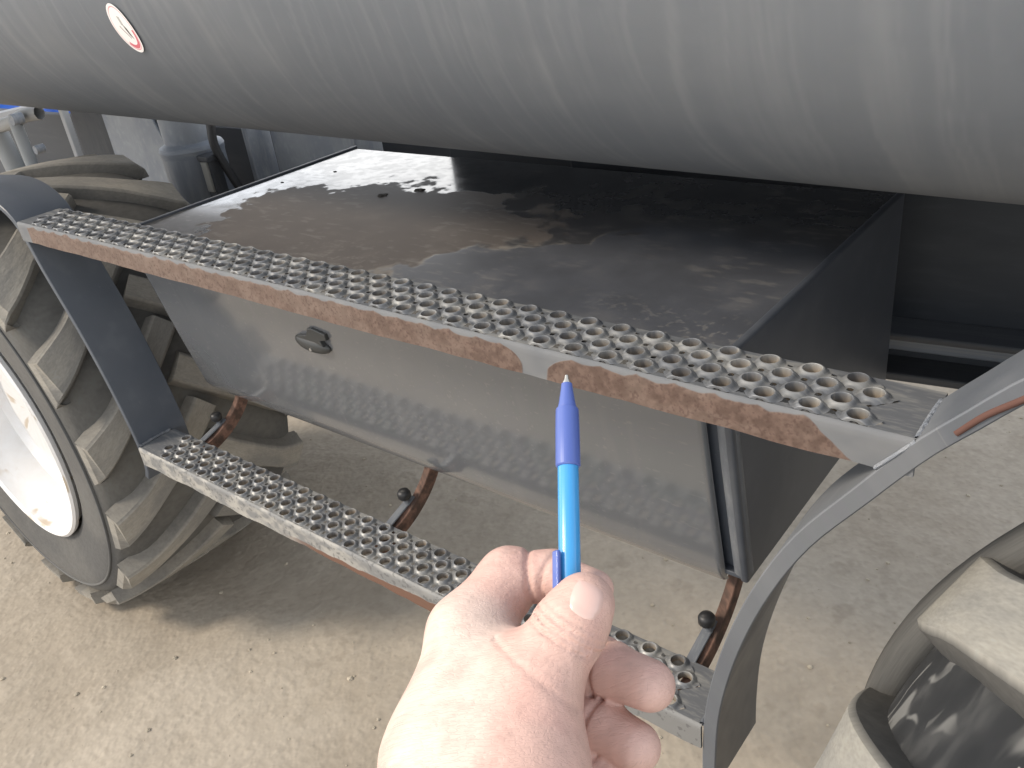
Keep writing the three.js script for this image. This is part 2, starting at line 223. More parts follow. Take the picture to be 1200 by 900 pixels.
// ---- perforated steps
const PITCH = 0.036, ROW = 0.0172;
function treadPlate(xh, z1, nCols, xa, xb, zf, zb, yTop, half0 = 0) {
  const r0 = 0.0076, hb = PITCH / 2, P = [], C = [], U = [], I = [], NA = 48;
  const holeRows = 4;
  const hgt = (dx, dz) => { const r = Math.hypot(dx, dz), t = sm(0.0138, 0.0080, r); let h = 0.0040 * t; for (const [cx, cz] of [[hb, 0], [-hb, 0], [0, ROW], [0, -ROW]]) { const q = Math.hypot(dx - cx, dz - cz); h += 0.0016 * sm(0.0062, 0.003, q); } return h; };
  const put = (x, y, z, c) => { P.push(Math.min(xb, Math.max(xa, x)), y + H, Math.min(zf, Math.max(zb, z))); U.push((x - xa) / (xb - xa), (z - zb) / (zf - zb)); if (Array.isArray(c)) C.push(...c); else C.push(c, c, c); return P.length / 3 - 1; };
  const isHole = (cx, row, k) => row >= 0 && row < holeRows && k >= 0 && k < nCols && cx > xa + 0.012 && cx < xb - 0.012;
  const holeNear = (x, z) => { const row = Math.round((z1 - z) / ROW); if (row < 0 || row >= holeRows) return false; const k = Math.round((xh - ((row + 4) % 2) * hb - x) / PITCH), cx = xh - k * PITCH - ((row + 4) % 2) * hb; return Math.abs(cx - x) < 0.004 && Math.abs(z1 - row * ROW - z) < 0.004 && isHole(cx, row, k); };
  for (let row = -1; row <= holeRows; row++) for (let k = -3; k <= nCols + 2; k++) {
    const off = ((row + 4) % 2) * hb, cx = xh - k * PITCH - off, cz = z1 - row * ROW;
    if (cx < xa - hb || cx > xb + hb || cz > zf + ROW || cz < zb - ROW) continue;
    const hole = row >= 0 && row < holeRows && k >= 0 && k < nCols && cx > xa + 0.012 && cx < xb - 0.012;
    const wob = 1 + 0.06 * (hash(k + 50, row + 7, 91) - 0.5), wear = 0.75 + 0.5 * hash(k + 9, row + 3, 93);
    const ring = [];
    for (let a = 0; a < NA; a++) {
      const th = a / NA * Math.PI * 2, ct = Math.cos(th), st = Math.sin(th);
      let R = 1 / (Math.abs(ct) / hb + Math.abs(st) / ROW);
      for (const [qx, qz] of [[hb, 0], [-hb, 0], [0, ROW], [0, -ROW]]) if ((holeNear(cx + qx + hb, cz + qz) && holeNear(cx + qx - hb, cz + qz))) { const b = ct * qx + st * qz, cc = qx * qx + qz * qz - 0.0026 * 0.0026, disc = b * b - cc; if (b > 0 && disc > 0) R = Math.min(R, b - Math.sqrt(disc)); }
      const radii = hole ? [r0 * wob, r0 * wob, 0.0082, 0.0094, 0.0108, 0.0124] : [0.0001, 0.0001, 0.003, 0.006, 0.009, 0.012];
      const col = [];
      radii.forEach((r, q) => { r = Math.min(r, R); const dx = r * ct, dz = r * st, h = hole ? hgt(dx, dz) : Math.min(hgt(dx, dz) * 0, 0); const y = yTop + (hole ? (q === 0 ? -0.005 : h - (q === 1 ? 0.0004 : 0)) : 0); col.push(put(cx + dx, y, cz + dz, hole ? (q === 0 ? [1.15, 0.92, 0.70] : mix(0.92, 1.2 * wear, sm(0.0022, 0.0040, h))) : 1)); });
      const hR = hole ? hgt(R * ct, R * st) : 0;
      col.push(put(cx + R * ct, yTop + (hole ? hR : 0), cz + R * st, 1));
      ring.push(col);
    }
    for (let a = 0; a < NA; a++) { const p = ring[a], q = ring[(a + 1) % NA]; for (let s = 0; s < p.length - 1; s++) I.push(p[s], p[s + 1], q[s], q[s], p[s + 1], q[s + 1]); }
  }
  for (let k = 1; k < I.length; k += 3) { const t = I[k]; I[k] = I[k + 1]; I[k + 1] = t; }
  const g = new THREE.BufferGeometry(); g.setAttribute('position', new THREE.Float32BufferAttribute(P, 3)); g.setAttribute('color', new THREE.Float32BufferAttribute(C, 3)); g.setAttribute('uv', new THREE.Float32BufferAttribute(U, 2)); g.setIndex(I);
  g.computeVertexNormals(); return g;
}
function lipGeo(x0, x1, zf, yTop, drop, jag) {
  const r = 0.0032, o = []; for (let k = 0; k <= 5; k++) { const a = k / 5 * Math.PI / 2; o.push([zf - r + r * Math.sin(a), yTop - r + r * Math.cos(a)]); }
  for (let k = 1; k <= 5; k++) o.push([zf, mix(yTop - r, yTop - drop, k / 5)]); o.push([zf - 0.003, yTop - drop]); o.push([zf - 0.003, yTop - r]);
  const g = sweepX(o, x0, x1, 220), p = g.attributes.position;
  for (let i = 0; i < p.count; i++) { const x = p.getX(i), y = p.getY(i) - H; const b = sm(yTop - 0.006, yTop - drop, y); p.setY(i, p.getY(i) + jag * b * (fbm(x * 30, 3, 811, 3) - 0.5)); p.setZ(i, p.getZ(i) + 0.0012 * (fbm(x * 12, y * 8, 821, 2) - 0.5) * b); }
  const u = g.attributes.uv; for (let i = 0; i < u.count; i++) u.setXY(i, (u.getX(i) - x0) / (x1 - x0), Math.min(1, u.getY(i) / LIPH));
  const fixed = plain(g); fixed.computeVertexNormals(); return toCreasedNormals(mergeVertices(fixed), 0.7);
}
function step(name, label, xa, xb, xh, nCols, z1, zf, zb, yTop, drop, lipMat, jag) {
  const s = group(name, label);
  part('tread_plate', treadPlate(xh, z1, nCols, xa, xb, zf - 0.0032, zb, yTop), M.tread, s, 'perforated plate with rows of raised round holes');
  part('front_lip', lipGeo(xa, xb, zf, yTop, drop, jag), lipMat, s, lipMat === M.lip ? 'rusty front edge with a bridge of grey paint left' : 'grey front edge with scraped paint');
  part('back_lip', sweepX([[zb, yTop], [zb - 0.0008, yTop - 0.003], [zb - 0.001, yTop - drop + 0.004]], xa, xb, 1), M.paint, s);
  return s;
}
const upper = step('upper_step', 'upper perforated step with a rusty worn front edge', -1.5215, -0.1235, -0.168, 37, -0.5575, -0.546, -0.6205, -0.354, 0.031, M.lip, 0.002);
const lower = step('lower_step', 'lower perforated step with a grey scraped front edge', -1.381, -0.292, -0.3342, 28, -0.5535, -0.5425, -0.6155, -0.751, 0.034, M.lowLip, 0.007);

// ---- end plates
const narrowed = (g) => { const p = g.attributes.position; for (let i = 0; i < p.count; i++) if (p.getZ(i) < -0.6) p.setZ(i, p.getZ(i) + 0.037 * sm(-0.62, -0.36, p.getY(i) - H)); return g; };
part('end_plate', setUV(curvedPlate([[-1.92, -0.335], [-1.77, -0.322], [-1.63, -0.316], [-1.565, -0.330], [-1.524, -0.358], [-1.489, -0.44], [-1.438, -0.55], [-1.402, -0.66], [-1.384, -0.75], [-1.386, -0.80], [-1.398, -0.825]], -0.008, -0.640, -0.5465), (x, y, z) => [z * 1.0, y]), M.plateDark, machine, 'narrow curved grey plate at the front end of the steps');
part('end_plate', setUV(narrowed(curvedPlate([[0.16, -0.155], [0.06, -0.200], [-0.02, -0.252], [-0.067, -0.291], [-0.097, -0.324], [-0.1235, -0.354], [-0.163, -0.409], [-0.206, -0.472], [-0.240, -0.544], [-0.268, -0.630], [-0.286, -0.72], [-0.291, -0.80], [-0.291, -0.838]], 0.013, -0.645, -0.5445)), (x, y, z) => [z, y * 0.7 + x]), M.paint, machine, 'broad curved grey plate at the rear end of the steps');
// welds
{
  const bead = (pts, r, n, s) => { const g = tube(pts, r, n, 8), p = g.attributes.position; for (let i = 0; i < p.count; i++) { const q = Math.floor(i / 9); const w = 0.0022 * (hash(q, s, 5) - 0.5); p.setY(i, p.getY(i) + w); p.setX(i, p.getX(i) + w * 0.7); } g.computeVertexNormals(); return g; };
  part('weld_bead', [bead([[-0.1245, -0.3545, -0.549], [-0.1245, -0.3535, -0.58], [-0.1245, -0.3545, -0.607]], 0.0024, 36, 1), bead([[-0.1245, -0.355, -0.5465], [-0.137, -0.370, -0.5455], [-0.150, -0.3855, -0.5462]], 0.0018, 26, 2)], M.weld, machine, 'rough weld joining the upper step to the rear plate');
  part('weld_bead', [bead([[-1.381, -0.750, -0.546], [-1.383, -0.749, -0.58], [-1.383, -0.750, -0.61]], 0.003, 30, 3)], M.paint, machine);
  part('weld_bead', [bead([[-0.292, -0.750, -0.545], [-0.292, -0.749, -0.58], [-0.292, -0.750, -0.612]], 0.003, 30, 4)], M.paint, machine);
}
// rust where the rear plate's edge has been rubbed
part('rust_patch', setUV(tube([[-0.100, -0.340, -0.5455], [-0.085, -0.322, -0.5450], [-0.066, -0.305, -0.5448], [-0.03, -0.273, -0.5450]], 0.0026, 30, 8), (x, y, z) => [x * 3, y * 3]), std({ color: lin(0.115, 0.055, 0.042), roughness: 0.9, bumpMap: fineBump, bumpScale: 0.001 }), machine, 'rust along the rubbed edge of the rear plate');

// ---- storage box
{
  const b = group('storage_box', 'dark grey steel storage box behind the steps');
  const x0 = -1.343, x1 = -0.306, yT = -0.374, yB = -0.672, zB = -1.126, zF = -0.634;
  const front = (y) => mix(-0.631, -0.688, Math.pow((yT - y) / 0.312, 1.12));
  // top sheet with rolled edges
  const r = 0.007, o = [[zB, yT - 0.05], [zB, yT - r]]; for (let k = 1; k <= 4; k++) { const a = k / 4 * Math.PI / 2; o.push([zB + r - r * Math.cos(a), yT - r + r * Math.sin(a)]); } for (let k = 0; k <= 4; k++) { const a = k / 4 * Math.PI / 2; o.push([zF - r + r * Math.sin(a), yT - r + r * Math.cos(a)]); } o.push([zF, yT - 0.03]);
  const top = sweepX(o, x0 + 0.004, x1 - 0.004, 40); { const u = top.attributes.uv, p = top.attributes.position; for (let i = 0; i < u.count; i++) { const x = p.getX(i), z = p.getZ(i); u.setXY(i, (x - x0) / 1.04, Math.min(1, Math.max(0, (z - zB) / 0.5))); p.setY(i, p.getY(i) + 0.0025 * (fbm(x * 2.2, z * 2.5, 831, 2) - 0.5)); } top.computeVertexNormals(); }
  part('top_panel', top, M.boxTop, b, 'glossy dark top with patches of dried brown dirt');
  // sides: outlines in (z, y), 4 mm thick, edges rounded
  const side = (x, w) => { const s = new THREE.Shape(); s.moveTo(zB, yT); s.lineTo(zF, yT); for (let k = 1; k <= 8; k++) { const y = mix(yT, yB, k / 8); s.lineTo(front(y), y); } s.lineTo(zB, yB); s.closePath(); const g = new THREE.ExtrudeGeometry(s, { depth: w, bevelEnabled: true, bevelSize: 0.003, bevelThickness: 0.003, bevelSegments: 3 }); g.rotateY(-Math.PI / 2); g.translate(x, H, 0); return setUV(toCreasedNormals(g, 0.6), (q, y, z) => [z, y]); };
  part('side_panel', side(x0 + 0.010, 0.004), M.boxSide, b); part('side_panel', side(x1 - 0.003, 0.004), M.boxSide, b, 'dark shaded right end of the box');
  part('back_panel', span(x0 + 0.006, x1 - 0.006, yB, yT - 0.006, zB - 0.002, zB + 0.002, 0.001), M.boxSide, b);
  part('bottom_panel', span(x0 + 0.006, x1 - 0.006, yB - 0.002, yB + 0.004, zB + 0.003, -0.684, 0.001), M.boxSide, b);
  // corner post: rounded bend at the right of the door
  const post = []; for (let k = 0; k <= 12; k++) { const y = mix(yT - 0.012, yB + 0.006, k / 12); post.push([x1 - 0.0095, y, front(y) - 0.0075]); }
  part('corner_post', tube(post, 0.0105, 24, 16), M.paint, b, 'rounded corner beside the door');
  part('door_jamb', sweepX([[front(yT) - 0.009, yT - 0.012], [front(-0.5) - 0.009, -0.5], [front(-0.6) - 0.009, -0.6], [front(yB) - 0.009, yB + 0.004]], -0.345, x1 - 0.012, 1), M.plateDark, b);
  // door: gently bowed panel
  const dx0 = x0 + 0.002, dx1 = -0.334, P = [], U = [], I = [], nx = 60, ny = 24, yb = -0.688;
  for (let j = 0; j <= ny; j++) for (let i = 0; i <= nx; i++) {
    const u = i / nx, v = j / ny, x = mix(dx0, dx1, u), y = mix(yT - 0.012, yb, v); const ex = Math.min(x - dx0, dx1 - x), ey = Math.min(y - yb, 0.02), e = 1 - Math.min(1, ex / 0.007), e2 = 1 - Math.min(1, ey / 0.006);
    P.push(x, y + H, front(y) + 0.006 - 0.007 * (1 - Math.sqrt(1 - e * e * 0.98)) - 0.006 * (1 - Math.sqrt(1 - e2 * e2 * 0.98)) + 0.0016 * (fbm(x * 3.2, y * 4, 841, 2) - 0.5)); U.push(u, 1 - v);
  }
  // finer columns near both ends so that the rounding shows
  for (let j = 0; j <= ny; j++) for (const [i, t] of [[1, 0.0015], [2, 0.004], [3, 0.008], [nx - 1, 0.0015], [nx - 2, 0.004], [nx - 3, 0.008]]) { const q = (j * (nx + 1) + i) * 3, x = i < 10 ? dx0 + t : dx1 - t, y = P[q + 1] - H, e = 1 - Math.min(1, t / 0.007); const ey = Math.min(y - yb, 0.02), e2 = 1 - Math.min(1, ey / 0.006); P[q] = x; P[q + 2] = front(y) + 0.006 - 0.007 * (1 - Math.sqrt(1 - e * e * 0.98)) - 0.006 * (1 - Math.sqrt(1 - e2 * e2 * 0.98)); }
  for (let j = 0; j < ny; j++) for (let i = 0; i < nx; i++) { const a = j * (nx + 1) + i, c = a + nx + 1; I.push(a, c, a + 1, c, c + 1, a + 1); }
  const dg = new THREE.BufferGeometry(); dg.setAttribute('position', new THREE.Float32BufferAttribute(P, 3)); dg.setAttribute('uv', new THREE.Float32BufferAttribute(U, 2)); dg.setIndex(I); dg.computeVertexNormals();
  const door = part('door', dg, M.door, b, 'smooth grey front door of the box mirroring the steps');
  // inner return of the door, so that the panel has depth
  part('door_frame', sweepX([[front(yb) + 0.0, yb], [front(yb) - 0.014, yb + 0.002], [front(yT) - 0.01, yT - 0.02]], dx0 + 0.004, dx1 - 0.004, 1), M.darkPaint, b);
  // latch: oval cup with a winged black handle
  const lx = -0.935, ly = -0.487, lz = front(ly) + 0.007;
  const cup = new THREE.SphereGeometry(0.5, 28, 16, 0, Math.PI * 2, 0, Math.PI / 2); cup.rotateX(Math.PI / 2); cup.scale(0.074, 0.026, 0.022); cup.rotateZ(-0.05); cup.translate(lx, ly - 0.009 + H, lz - 0.002);
  const wing = new THREE.Shape(); wing.moveTo(-0.030, -0.002); wing.lineTo(-0.004, 0.004); wing.lineTo(0.002, 0.015); wing.lineTo(0.010, 0.017); wing.lineTo(0.036, 0.013); wing.lineTo(0.036, 0.006); wing.lineTo(0.022, 0.002); wing.lineTo(0.026, -0.006); wing.lineTo(0.010, -0.002); wing.closePath();
  const wg = new THREE.ExtrudeGeometry(wing, { depth: 0.007, bevelEnabled: true, bevelSize: 0.0015, bevelThickness: 0.0015, bevelSegments: 2 }); wg.translate(lx + 0.004, ly + 0.002 + H, lz - 0.002);
  const lk = new THREE.CylinderGeometry(0.0022, 0.0022, 0.003, 12); lk.rotateX(Math.PI / 2); lk.translate(lx + 0.006, ly - 0.0125 + H, lz + 0.0085);
  part('latch', [cup, wg], std({ color: lin(0.04, 0.042, 0.042), roughness: 0.42 }), b, 'black oval door latch'); part('key_lock', lk, std({ color: lin(0.6, 0.6, 0.6), metalness: 0.9, roughness: 0.3 }), b);
}

// ---- brackets that carry the lower step
for (const [x, label] of [[-1.288, 'rusty curved bracket near the front plate'], [-0.818, 'rusty curved bracket in the middle of the lower step'], [-0.336, 'rusty curved bracket beside the rear plate']]) {
  const br = group('step_bracket', label), s = new THREE.Shape(), up = [], dn = [];
  const path = new THREE.CatmullRomCurve3([[-0.585, -0.772], [-0.618, -0.767], [-0.655, -0.755], [-0.69, -0.733], [-0.715, -0.705], [-0.728, -0.672]].map((p) => new THREE.Vector3(p[0], p[1], 0))).getSpacedPoints(20);
  path.forEach((p, i) => { const a = path[Math.max(0, i - 1)], c = path[Math.min(20, i + 1)], t = c.clone().sub(a).normalize(); up.push([p.x + t.y * 0.010, p.y - t.x * 0.010]); dn.push([p.x - t.y * 0.010, p.y + t.x * 0.010]); });
  s.moveTo(...up[0]); up.slice(1).forEach((p) => s.lineTo(...p)); dn.reverse().forEach((p) => s.lineTo(...p)); s.closePath();
  const g = new THREE.ExtrudeGeometry(s, { depth: 0.010, bevelEnabled: true, bevelSize: 0.001, bevelThickness: 0.001, bevelSegments: 1 }); g.rotateY(-Math.PI / 2); g.translate(x + 0.005, H, 0);
  part('bracket_bar', setUV(toCreasedNormals(g, 0.5), (a, y, z) => [z * 4, y * 4 + a * 4]), M.bracket, br);
  const tab = new RoundedBoxGeometry(0.012, 0.003, 0.062, 2, 0.001); tab.rotateX(0.30); tab.translate(x - 0.006, -0.7445 + H, -0.640);
  part('tab', tab, M.paint, br);
  part('bolt_shank', rod([x - 0.004, -0.742, -0.656], [x - 0.006, -0.728, -0.656], 0.004), M.paint, br);
  const kn = new THREE.LatheGeometry([[0, -0.007], [0.007, -0.007], [0.009, -0.004], [0.009, 0.003], [0.007, 0.0065], [0.003, 0.0078], [0, 0.008]].map((p) => new THREE.Vector2(...p)), 20); kn.scale(1.1, 1, 1.1); kn.translate(x - 0.007, -0.724 + H, -0.656);
  part('bolt_head', kn, M.black, br);
}

// ---- wheels
function wheel(name, label, cx, cy, cz, R, W, rimR, rubber, lugMat, phase, nL, wide, tint, way = 1) {
  const w = group(name, label); w.position.set(cx, cy + H, cz);
  const hw = W / 2, k = R / 0.478;
  const prof = [[0.280, 0.170], [0.290, 0.196], [0.302, 0.208], [0.325, 0.216], [0.36, 0.221], [0.395, 0.2225], [0.418, 0.216], [0.434, 0.202], [0.449, 0.165], [0.453, 0.09], [0.454, 0]].map(([r, z]) => [r > 0.31 ? r * k : r * rimR / 0.293, z * hw / 0.226]);
  const full = [...prof, ...prof.slice(0, -1).reverse().map(([r, z]) => [r, -z])];
  const lathe = (pts, seg) => { const g = new THREE.LatheGeometry(new THREE.SplineCurve(pts.map((p) => new THREE.Vector2(p[0], p[1]))).getPoints(pts.length * 3), seg); g.rotateX(Math.PI / 2); return g; };
  const tg = lathe(full.map(([r, z]) => [r, -z]), 120); { const u = tg.attributes.uv; for (let i = 0; i < u.count; i++) u.setXY(i, u.getX(i) * 3, u.getY(i) * 1.2); }
  { const p = tg.attributes.position, C = []; for (let i = 0; i < p.count; i++) { const t = sm(0.40 * k, 0.436 * k, Math.hypot(p.getX(i), p.getY(i))); C.push(...mix3(tint[2], tint[3], t)); } tg.setAttribute('color', new THREE.Float32BufferAttribute(C, 3)); }
  part('tyre', tg, rubber, w, 'dusty black rubber carcass');
  for (const s of [1, -1]) { const t = new THREE.TorusGeometry(0.404 * k, 0.0035, 6, 120); t.translate(0, 0, s * 0.2215 * hw / 0.226); part('shoulder_ring', t, M.sidewall, w); }
  // moulded ring on the sidewall
  for (const s of [1, -1]) { const t = new THREE.TorusGeometry(0.312 * rimR / 0.293, 0.004, 6, 96); t.translate(0, 0, s * 0.206 * hw / 0.226); part('sidewall_ring', t, M.sidewall, w); }
  if (way < 0) { const t = new THREE.TorusGeometry(0.455 * k, 0.021, 10, 140); t.translate(0, 0, -0.190 * hw / 0.226); part('shoulder_ring', t, M.sidewall, w); }
  // lugs
  const lug = (side, v) => {
    const N = 18, secs = [], jit = 0.004 * (v - 1);
    for (let i = 0; i <= N; i++) {
      const s = mix(-0.10, 1, i / N), t = Math.max(0, s);
      const zc = way > 0 ? -0.012 : side < 0 ? -0.15 : 0.11; let z = mix(0.222, zc, t) * hw / 0.226, th = way * 0.40 * (0.222 - zc) / 0.234 * Math.pow(t, 1.12), top = (0.478 - 0.016 * Math.pow(Math.abs(z) / hw, 3)) * k, base = (0.440 - 0.012 * Math.pow(Math.abs(z) / hw, 3)) * k, wd = (mix(0.062, 0.040, sm(0, 0.4, t)) + jit) * wide;
      const q = Math.max(0, -s / 0.10);           // the part that runs down the sidewall
      if (q > 0) { top = mix(0.462, 0.436, q) * k; z = (0.222 + 0.004 * q) * hw / 0.226; base = top - 0.02; wd *= 1 + 0.25 * q; }
      secs.push({ z, th, top, base, wd, q });
    }
    const P = [], I = [], U = [], C = [];
    secs.forEach((c, i) => {
      const a = secs[Math.max(0, i - 1)], b = secs[Math.min(N, i + 1)], R0 = c.top; let dt = (b.th - a.th) * R0, dz = b.z - a.z; const l = Math.hypot(dt, dz) || 1; dt /= l; dz /= l;
      let px = -dz, pz = dt; if (c.q > 0) { px = 1; pz = 0; } else if (i < 6) { const f = i / 6; px = mix(1, px, f); pz = mix(0, pz, f); }
      if (px < 0 && c.q === 0) { px = -px; pz = -pz; }
      for (const [o, rr, ex] of [[-1, c.base, 0.013], [-1, c.top - 0.004, 0.002], [-1, c.top, -0.003], [1, c.top, -0.003], [1, c.top - 0.004, 0.002], [1, c.base, 0.013]]) {
        C.push(...(rr === c.base ? tint[1] : rr === c.top ? tint[0] : mix3(tint[0], tint[1], 0.75)));
        const d = o * (c.wd / 2 + ex * (1 - c.q)), th = c.th + px * d / R0, z = (c.z + pz * d) * side; let r = rr, zz = z;
        if (c.q > 0) { zz = side * (Math.abs(c.z) - (rr === c.base ? 0.030 : 0.0) * c.q - (rr === c.top ? 0 : 0.002)); r = c.top - 0.02 * (rr === c.base ? 1 - c.q : 0); }
        P.push(r * Math.cos(th), r * Math.sin(th), zz); U.push(i * 0.03 + v * 0.37, (o * c.wd + r) * 2 + v * 0.21);
      }
    });
    for (let i = 0; i < N; i++) for (let j = 0; j < 5; j++) { const a = i * 6 + j, b = a + 6; I.push(a, b, a + 1, a + 1, b, b + 1); }
    for (const e of [0, N]) { const a = e * 6; for (let j = 1; j < 5; j++) I.push(a, a + j, a + j + 1); }
    if (side < 0) for (let q = 0; q < I.length; q += 3) { const t = I[q]; I[q] = I[q + 1]; I[q + 1] = t; }
    const g = new THREE.BufferGeometry(); g.setAttribute('position', new THREE.Float32BufferAttribute(P, 3)); g.setAttribute('uv', new THREE.Float32BufferAttribute(U, 2)); g.setAttribute('color', new THREE.Float32BufferAttribute(C, 3)); g.setIndex(I); return toCreasedNormals(g, 0.5);
  };
  const shapes = [1, -1].map((s) => [0, 1, 2].map((v) => lug(s, v)));
  for (let i = 0; i < nL; i++) [1, -1].forEach((s, j) => { const m = part('lug', shapes[j][(i * 7 + j) % 3], lugMat, w); m.rotation.z = (i + (j ? 0.5 : 0)) / nL * Math.PI * 2 + phase; });
  // rim
  const f = hw - 0.004, rp = [[rimR * 1.0, f - 0.012], [rimR * 1.005, f - 0.004], [rimR * 0.985, f], [rimR * 0.955, f - 0.006], [rimR * 0.94, f - 0.03], [rimR * 0.90, f - 0.05], [rimR * 0.87, f - 0.09], [rimR * 0.80, f - 0.105], [rimR * 0.55, f - 0.10], [rimR * 0.50, f - 0.085], [0.06, f - 0.08], [0.0001, f - 0.08]];
  const rg = new THREE.LatheGeometry(rp.map((p) => new THREE.Vector2(p[0], p[1])), 96); rg.rotateX(Math.PI / 2); { const p = rg.attributes.position; void p; const u = rg.attributes.uv; for (let i = 0; i < u.count; i++) u.setXY(i, u.getX(i) * 4, u.getY(i)); }
  part('rim', toCreasedNormals(rg, 0.5), M.rim, w, 'white painted steel rim');
  const back = new THREE.CylinderGeometry(rimR * 0.9, rimR * 0.9, W * 0.6, 48, 1, true); back.rotateX(Math.PI / 2); part('rim_barrel', back, M.rim, w);
  return w;
}
wheel('front_wheel', 'front wheel with a dusty lugged tyre and white rim', -1.921, -0.832, -0.712, 0.478, 0.452, 0.280, M.rubber, M.lug, 0.10, 17, 1.2, [[0.29, 0.277, 0.25], [0.17, 0.163, 0.148], [0.115, 0.115, 0.113], [0.115, 0.113, 0.107]]);
wheel('rear_wheel', 'rear wheel with a dusty lugged tyre at the right', 0.37, -0.77, -0.435, 0.54, 0.44, 0.30, M.rearRubber, M.lug, 0.17, 16, 1.5, [[0.37, 0.365, 0.34], [0.05, 0.052, 0.056], [1, 1, 1], [1, 1, 1]], -1);

// ---- chassis seen under the tank
{
  const c = group('chassis', 'blue grey frame behind the box and the front wheel');
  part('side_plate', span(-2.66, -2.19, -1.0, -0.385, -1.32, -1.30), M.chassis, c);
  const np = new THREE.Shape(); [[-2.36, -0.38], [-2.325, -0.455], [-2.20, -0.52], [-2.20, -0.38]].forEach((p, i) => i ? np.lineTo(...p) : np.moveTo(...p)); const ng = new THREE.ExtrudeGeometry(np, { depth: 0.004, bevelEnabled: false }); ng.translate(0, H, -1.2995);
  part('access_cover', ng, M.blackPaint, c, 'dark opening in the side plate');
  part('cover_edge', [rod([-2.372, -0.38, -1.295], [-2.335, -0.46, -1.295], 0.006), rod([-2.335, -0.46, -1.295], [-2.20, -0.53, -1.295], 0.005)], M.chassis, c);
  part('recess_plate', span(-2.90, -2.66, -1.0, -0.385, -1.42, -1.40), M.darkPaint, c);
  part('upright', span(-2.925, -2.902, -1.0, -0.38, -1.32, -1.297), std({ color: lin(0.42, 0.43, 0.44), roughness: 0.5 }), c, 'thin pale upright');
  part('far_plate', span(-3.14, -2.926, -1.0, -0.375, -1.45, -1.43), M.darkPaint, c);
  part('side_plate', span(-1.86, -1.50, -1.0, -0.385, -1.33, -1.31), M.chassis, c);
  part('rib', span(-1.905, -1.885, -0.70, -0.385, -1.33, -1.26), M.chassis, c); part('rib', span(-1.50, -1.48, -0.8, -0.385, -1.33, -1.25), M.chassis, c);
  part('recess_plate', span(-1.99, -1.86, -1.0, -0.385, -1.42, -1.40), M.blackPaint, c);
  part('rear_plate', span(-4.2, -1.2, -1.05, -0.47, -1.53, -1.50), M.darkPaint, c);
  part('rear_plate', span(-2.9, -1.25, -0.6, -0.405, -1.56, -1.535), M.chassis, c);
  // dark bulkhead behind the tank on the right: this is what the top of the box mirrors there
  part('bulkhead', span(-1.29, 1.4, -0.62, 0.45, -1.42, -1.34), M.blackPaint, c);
  const rail = group('frame_rail', 'deep dark frame rail right of the box');
  const rg = (a, b, r) => { const g = span(-0.9, 0.9, a, b, ...r); g.translate(0.9 - 0.9, 0, 0); return g; };
  const turn = (g) => { g.translate(0.4, 0, 1.285); g.rotateY(0.14); g.translate(-0.4, 0, -1.285); return g; };
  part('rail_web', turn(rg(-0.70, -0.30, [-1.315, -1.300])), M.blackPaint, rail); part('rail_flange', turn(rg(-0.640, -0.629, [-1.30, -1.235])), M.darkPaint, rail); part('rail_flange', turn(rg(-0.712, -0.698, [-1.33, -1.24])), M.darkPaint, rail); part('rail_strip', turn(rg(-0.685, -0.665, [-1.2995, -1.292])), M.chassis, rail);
  // cylinder standing behind the front wheel
  const cy = group('cylinder', 'grey upright cylinder behind the front wheel');
  const lp = [[0.078, -0.75], [0.078, -0.45], [0.080, -0.440], [0.081, -0.432], [0.077, -0.424], [0.068, -0.420], [0.062, -0.415], [0.062, -0.33], [0.0001, -0.33]].map((p) => new THREE.Vector2(p[0], p[1] + H));
  const lg = new THREE.LatheGeometry(lp, 48); lg.translate(-2.045, 0, -1.20); part('cylinder_body', toCreasedNormals(lg, 0.5), M.chassis, cy);
  part('clamp', [span(-1.966, -1.93, -0.56, -0.445, -1.20, -1.165), span(-1.972, -1.925, -0.455, -0.44, -1.21, -1.16)], M.darkPaint, cy); part('clamp_plate', span(-1.962, -1.935, -0.53, -0.455, -1.166, -1.160, 0.003), std({ color: lin(0.28, 0.28, 0.26), roughness: 0.6 }), cy);
  part('hose', tube([[-1.93, -0.36, -1.20], [-1.925, -0.42, -1.19], [-1.90, -0.5, -1.2], [-1.86, -0.6, -1.22]], 0.011), M.black, cy);
  // axle arm at the far left
  const ar = group('axle_arm', 'grey cast arm above the front tyre');
  const strutMat = std({ color: lin(0.3, 0.31, 0.31), roughness: 0.55 }), arm = tube([[-3.02, -0.40, -1.28], [-3.08, -0.405, -1.26], [-3.18, -0.43, -1.24], [-3.42, -0.46, -1.22]], 0.022); part('arm_bar', arm, std({ color: lin(0.36, 0.36, 0.35), roughness: 0.55 }), ar);
  part('strut', rod([-3.13, -0.415, -1.24], [-3.02, -0.62, -1.20], 0.020), strutMat, ar); part('strut', rod([-3.30, -0.44, -1.24], [-3.20, -0.65, -1.22], 0.032), strutMat, ar); part('pin', rod([-3.05, -0.405, -1.235], [-3.05, -0.405, -1.2], 0.018), M.weld, ar); part('pin', rod([-2.985, -0.50, -1.24], [-2.985, -0.50, -1.21], 0.014), M.weld, ar);
  const gd = new THREE.BoxGeometry(0.05, 0.02, 1.6); gd.translate(-3.42, -0.43 + H, -2.08); part('guard_rail', gd, std({ color: lin(0.62, 0.6, 0.58), roughness: 0.6 }), c, 'pale rail running back above the front wheel');
  part('rear_axle', rod([-1.93, -0.832, -0.8], [-1.93, -0.832, -1.32], 0.06), M.darkPaint, c); part('rear_axle', rod([0.37, -0.77, -0.5], [0.37, -0.77, -1.32], 0.06), M.darkPaint, c);
}

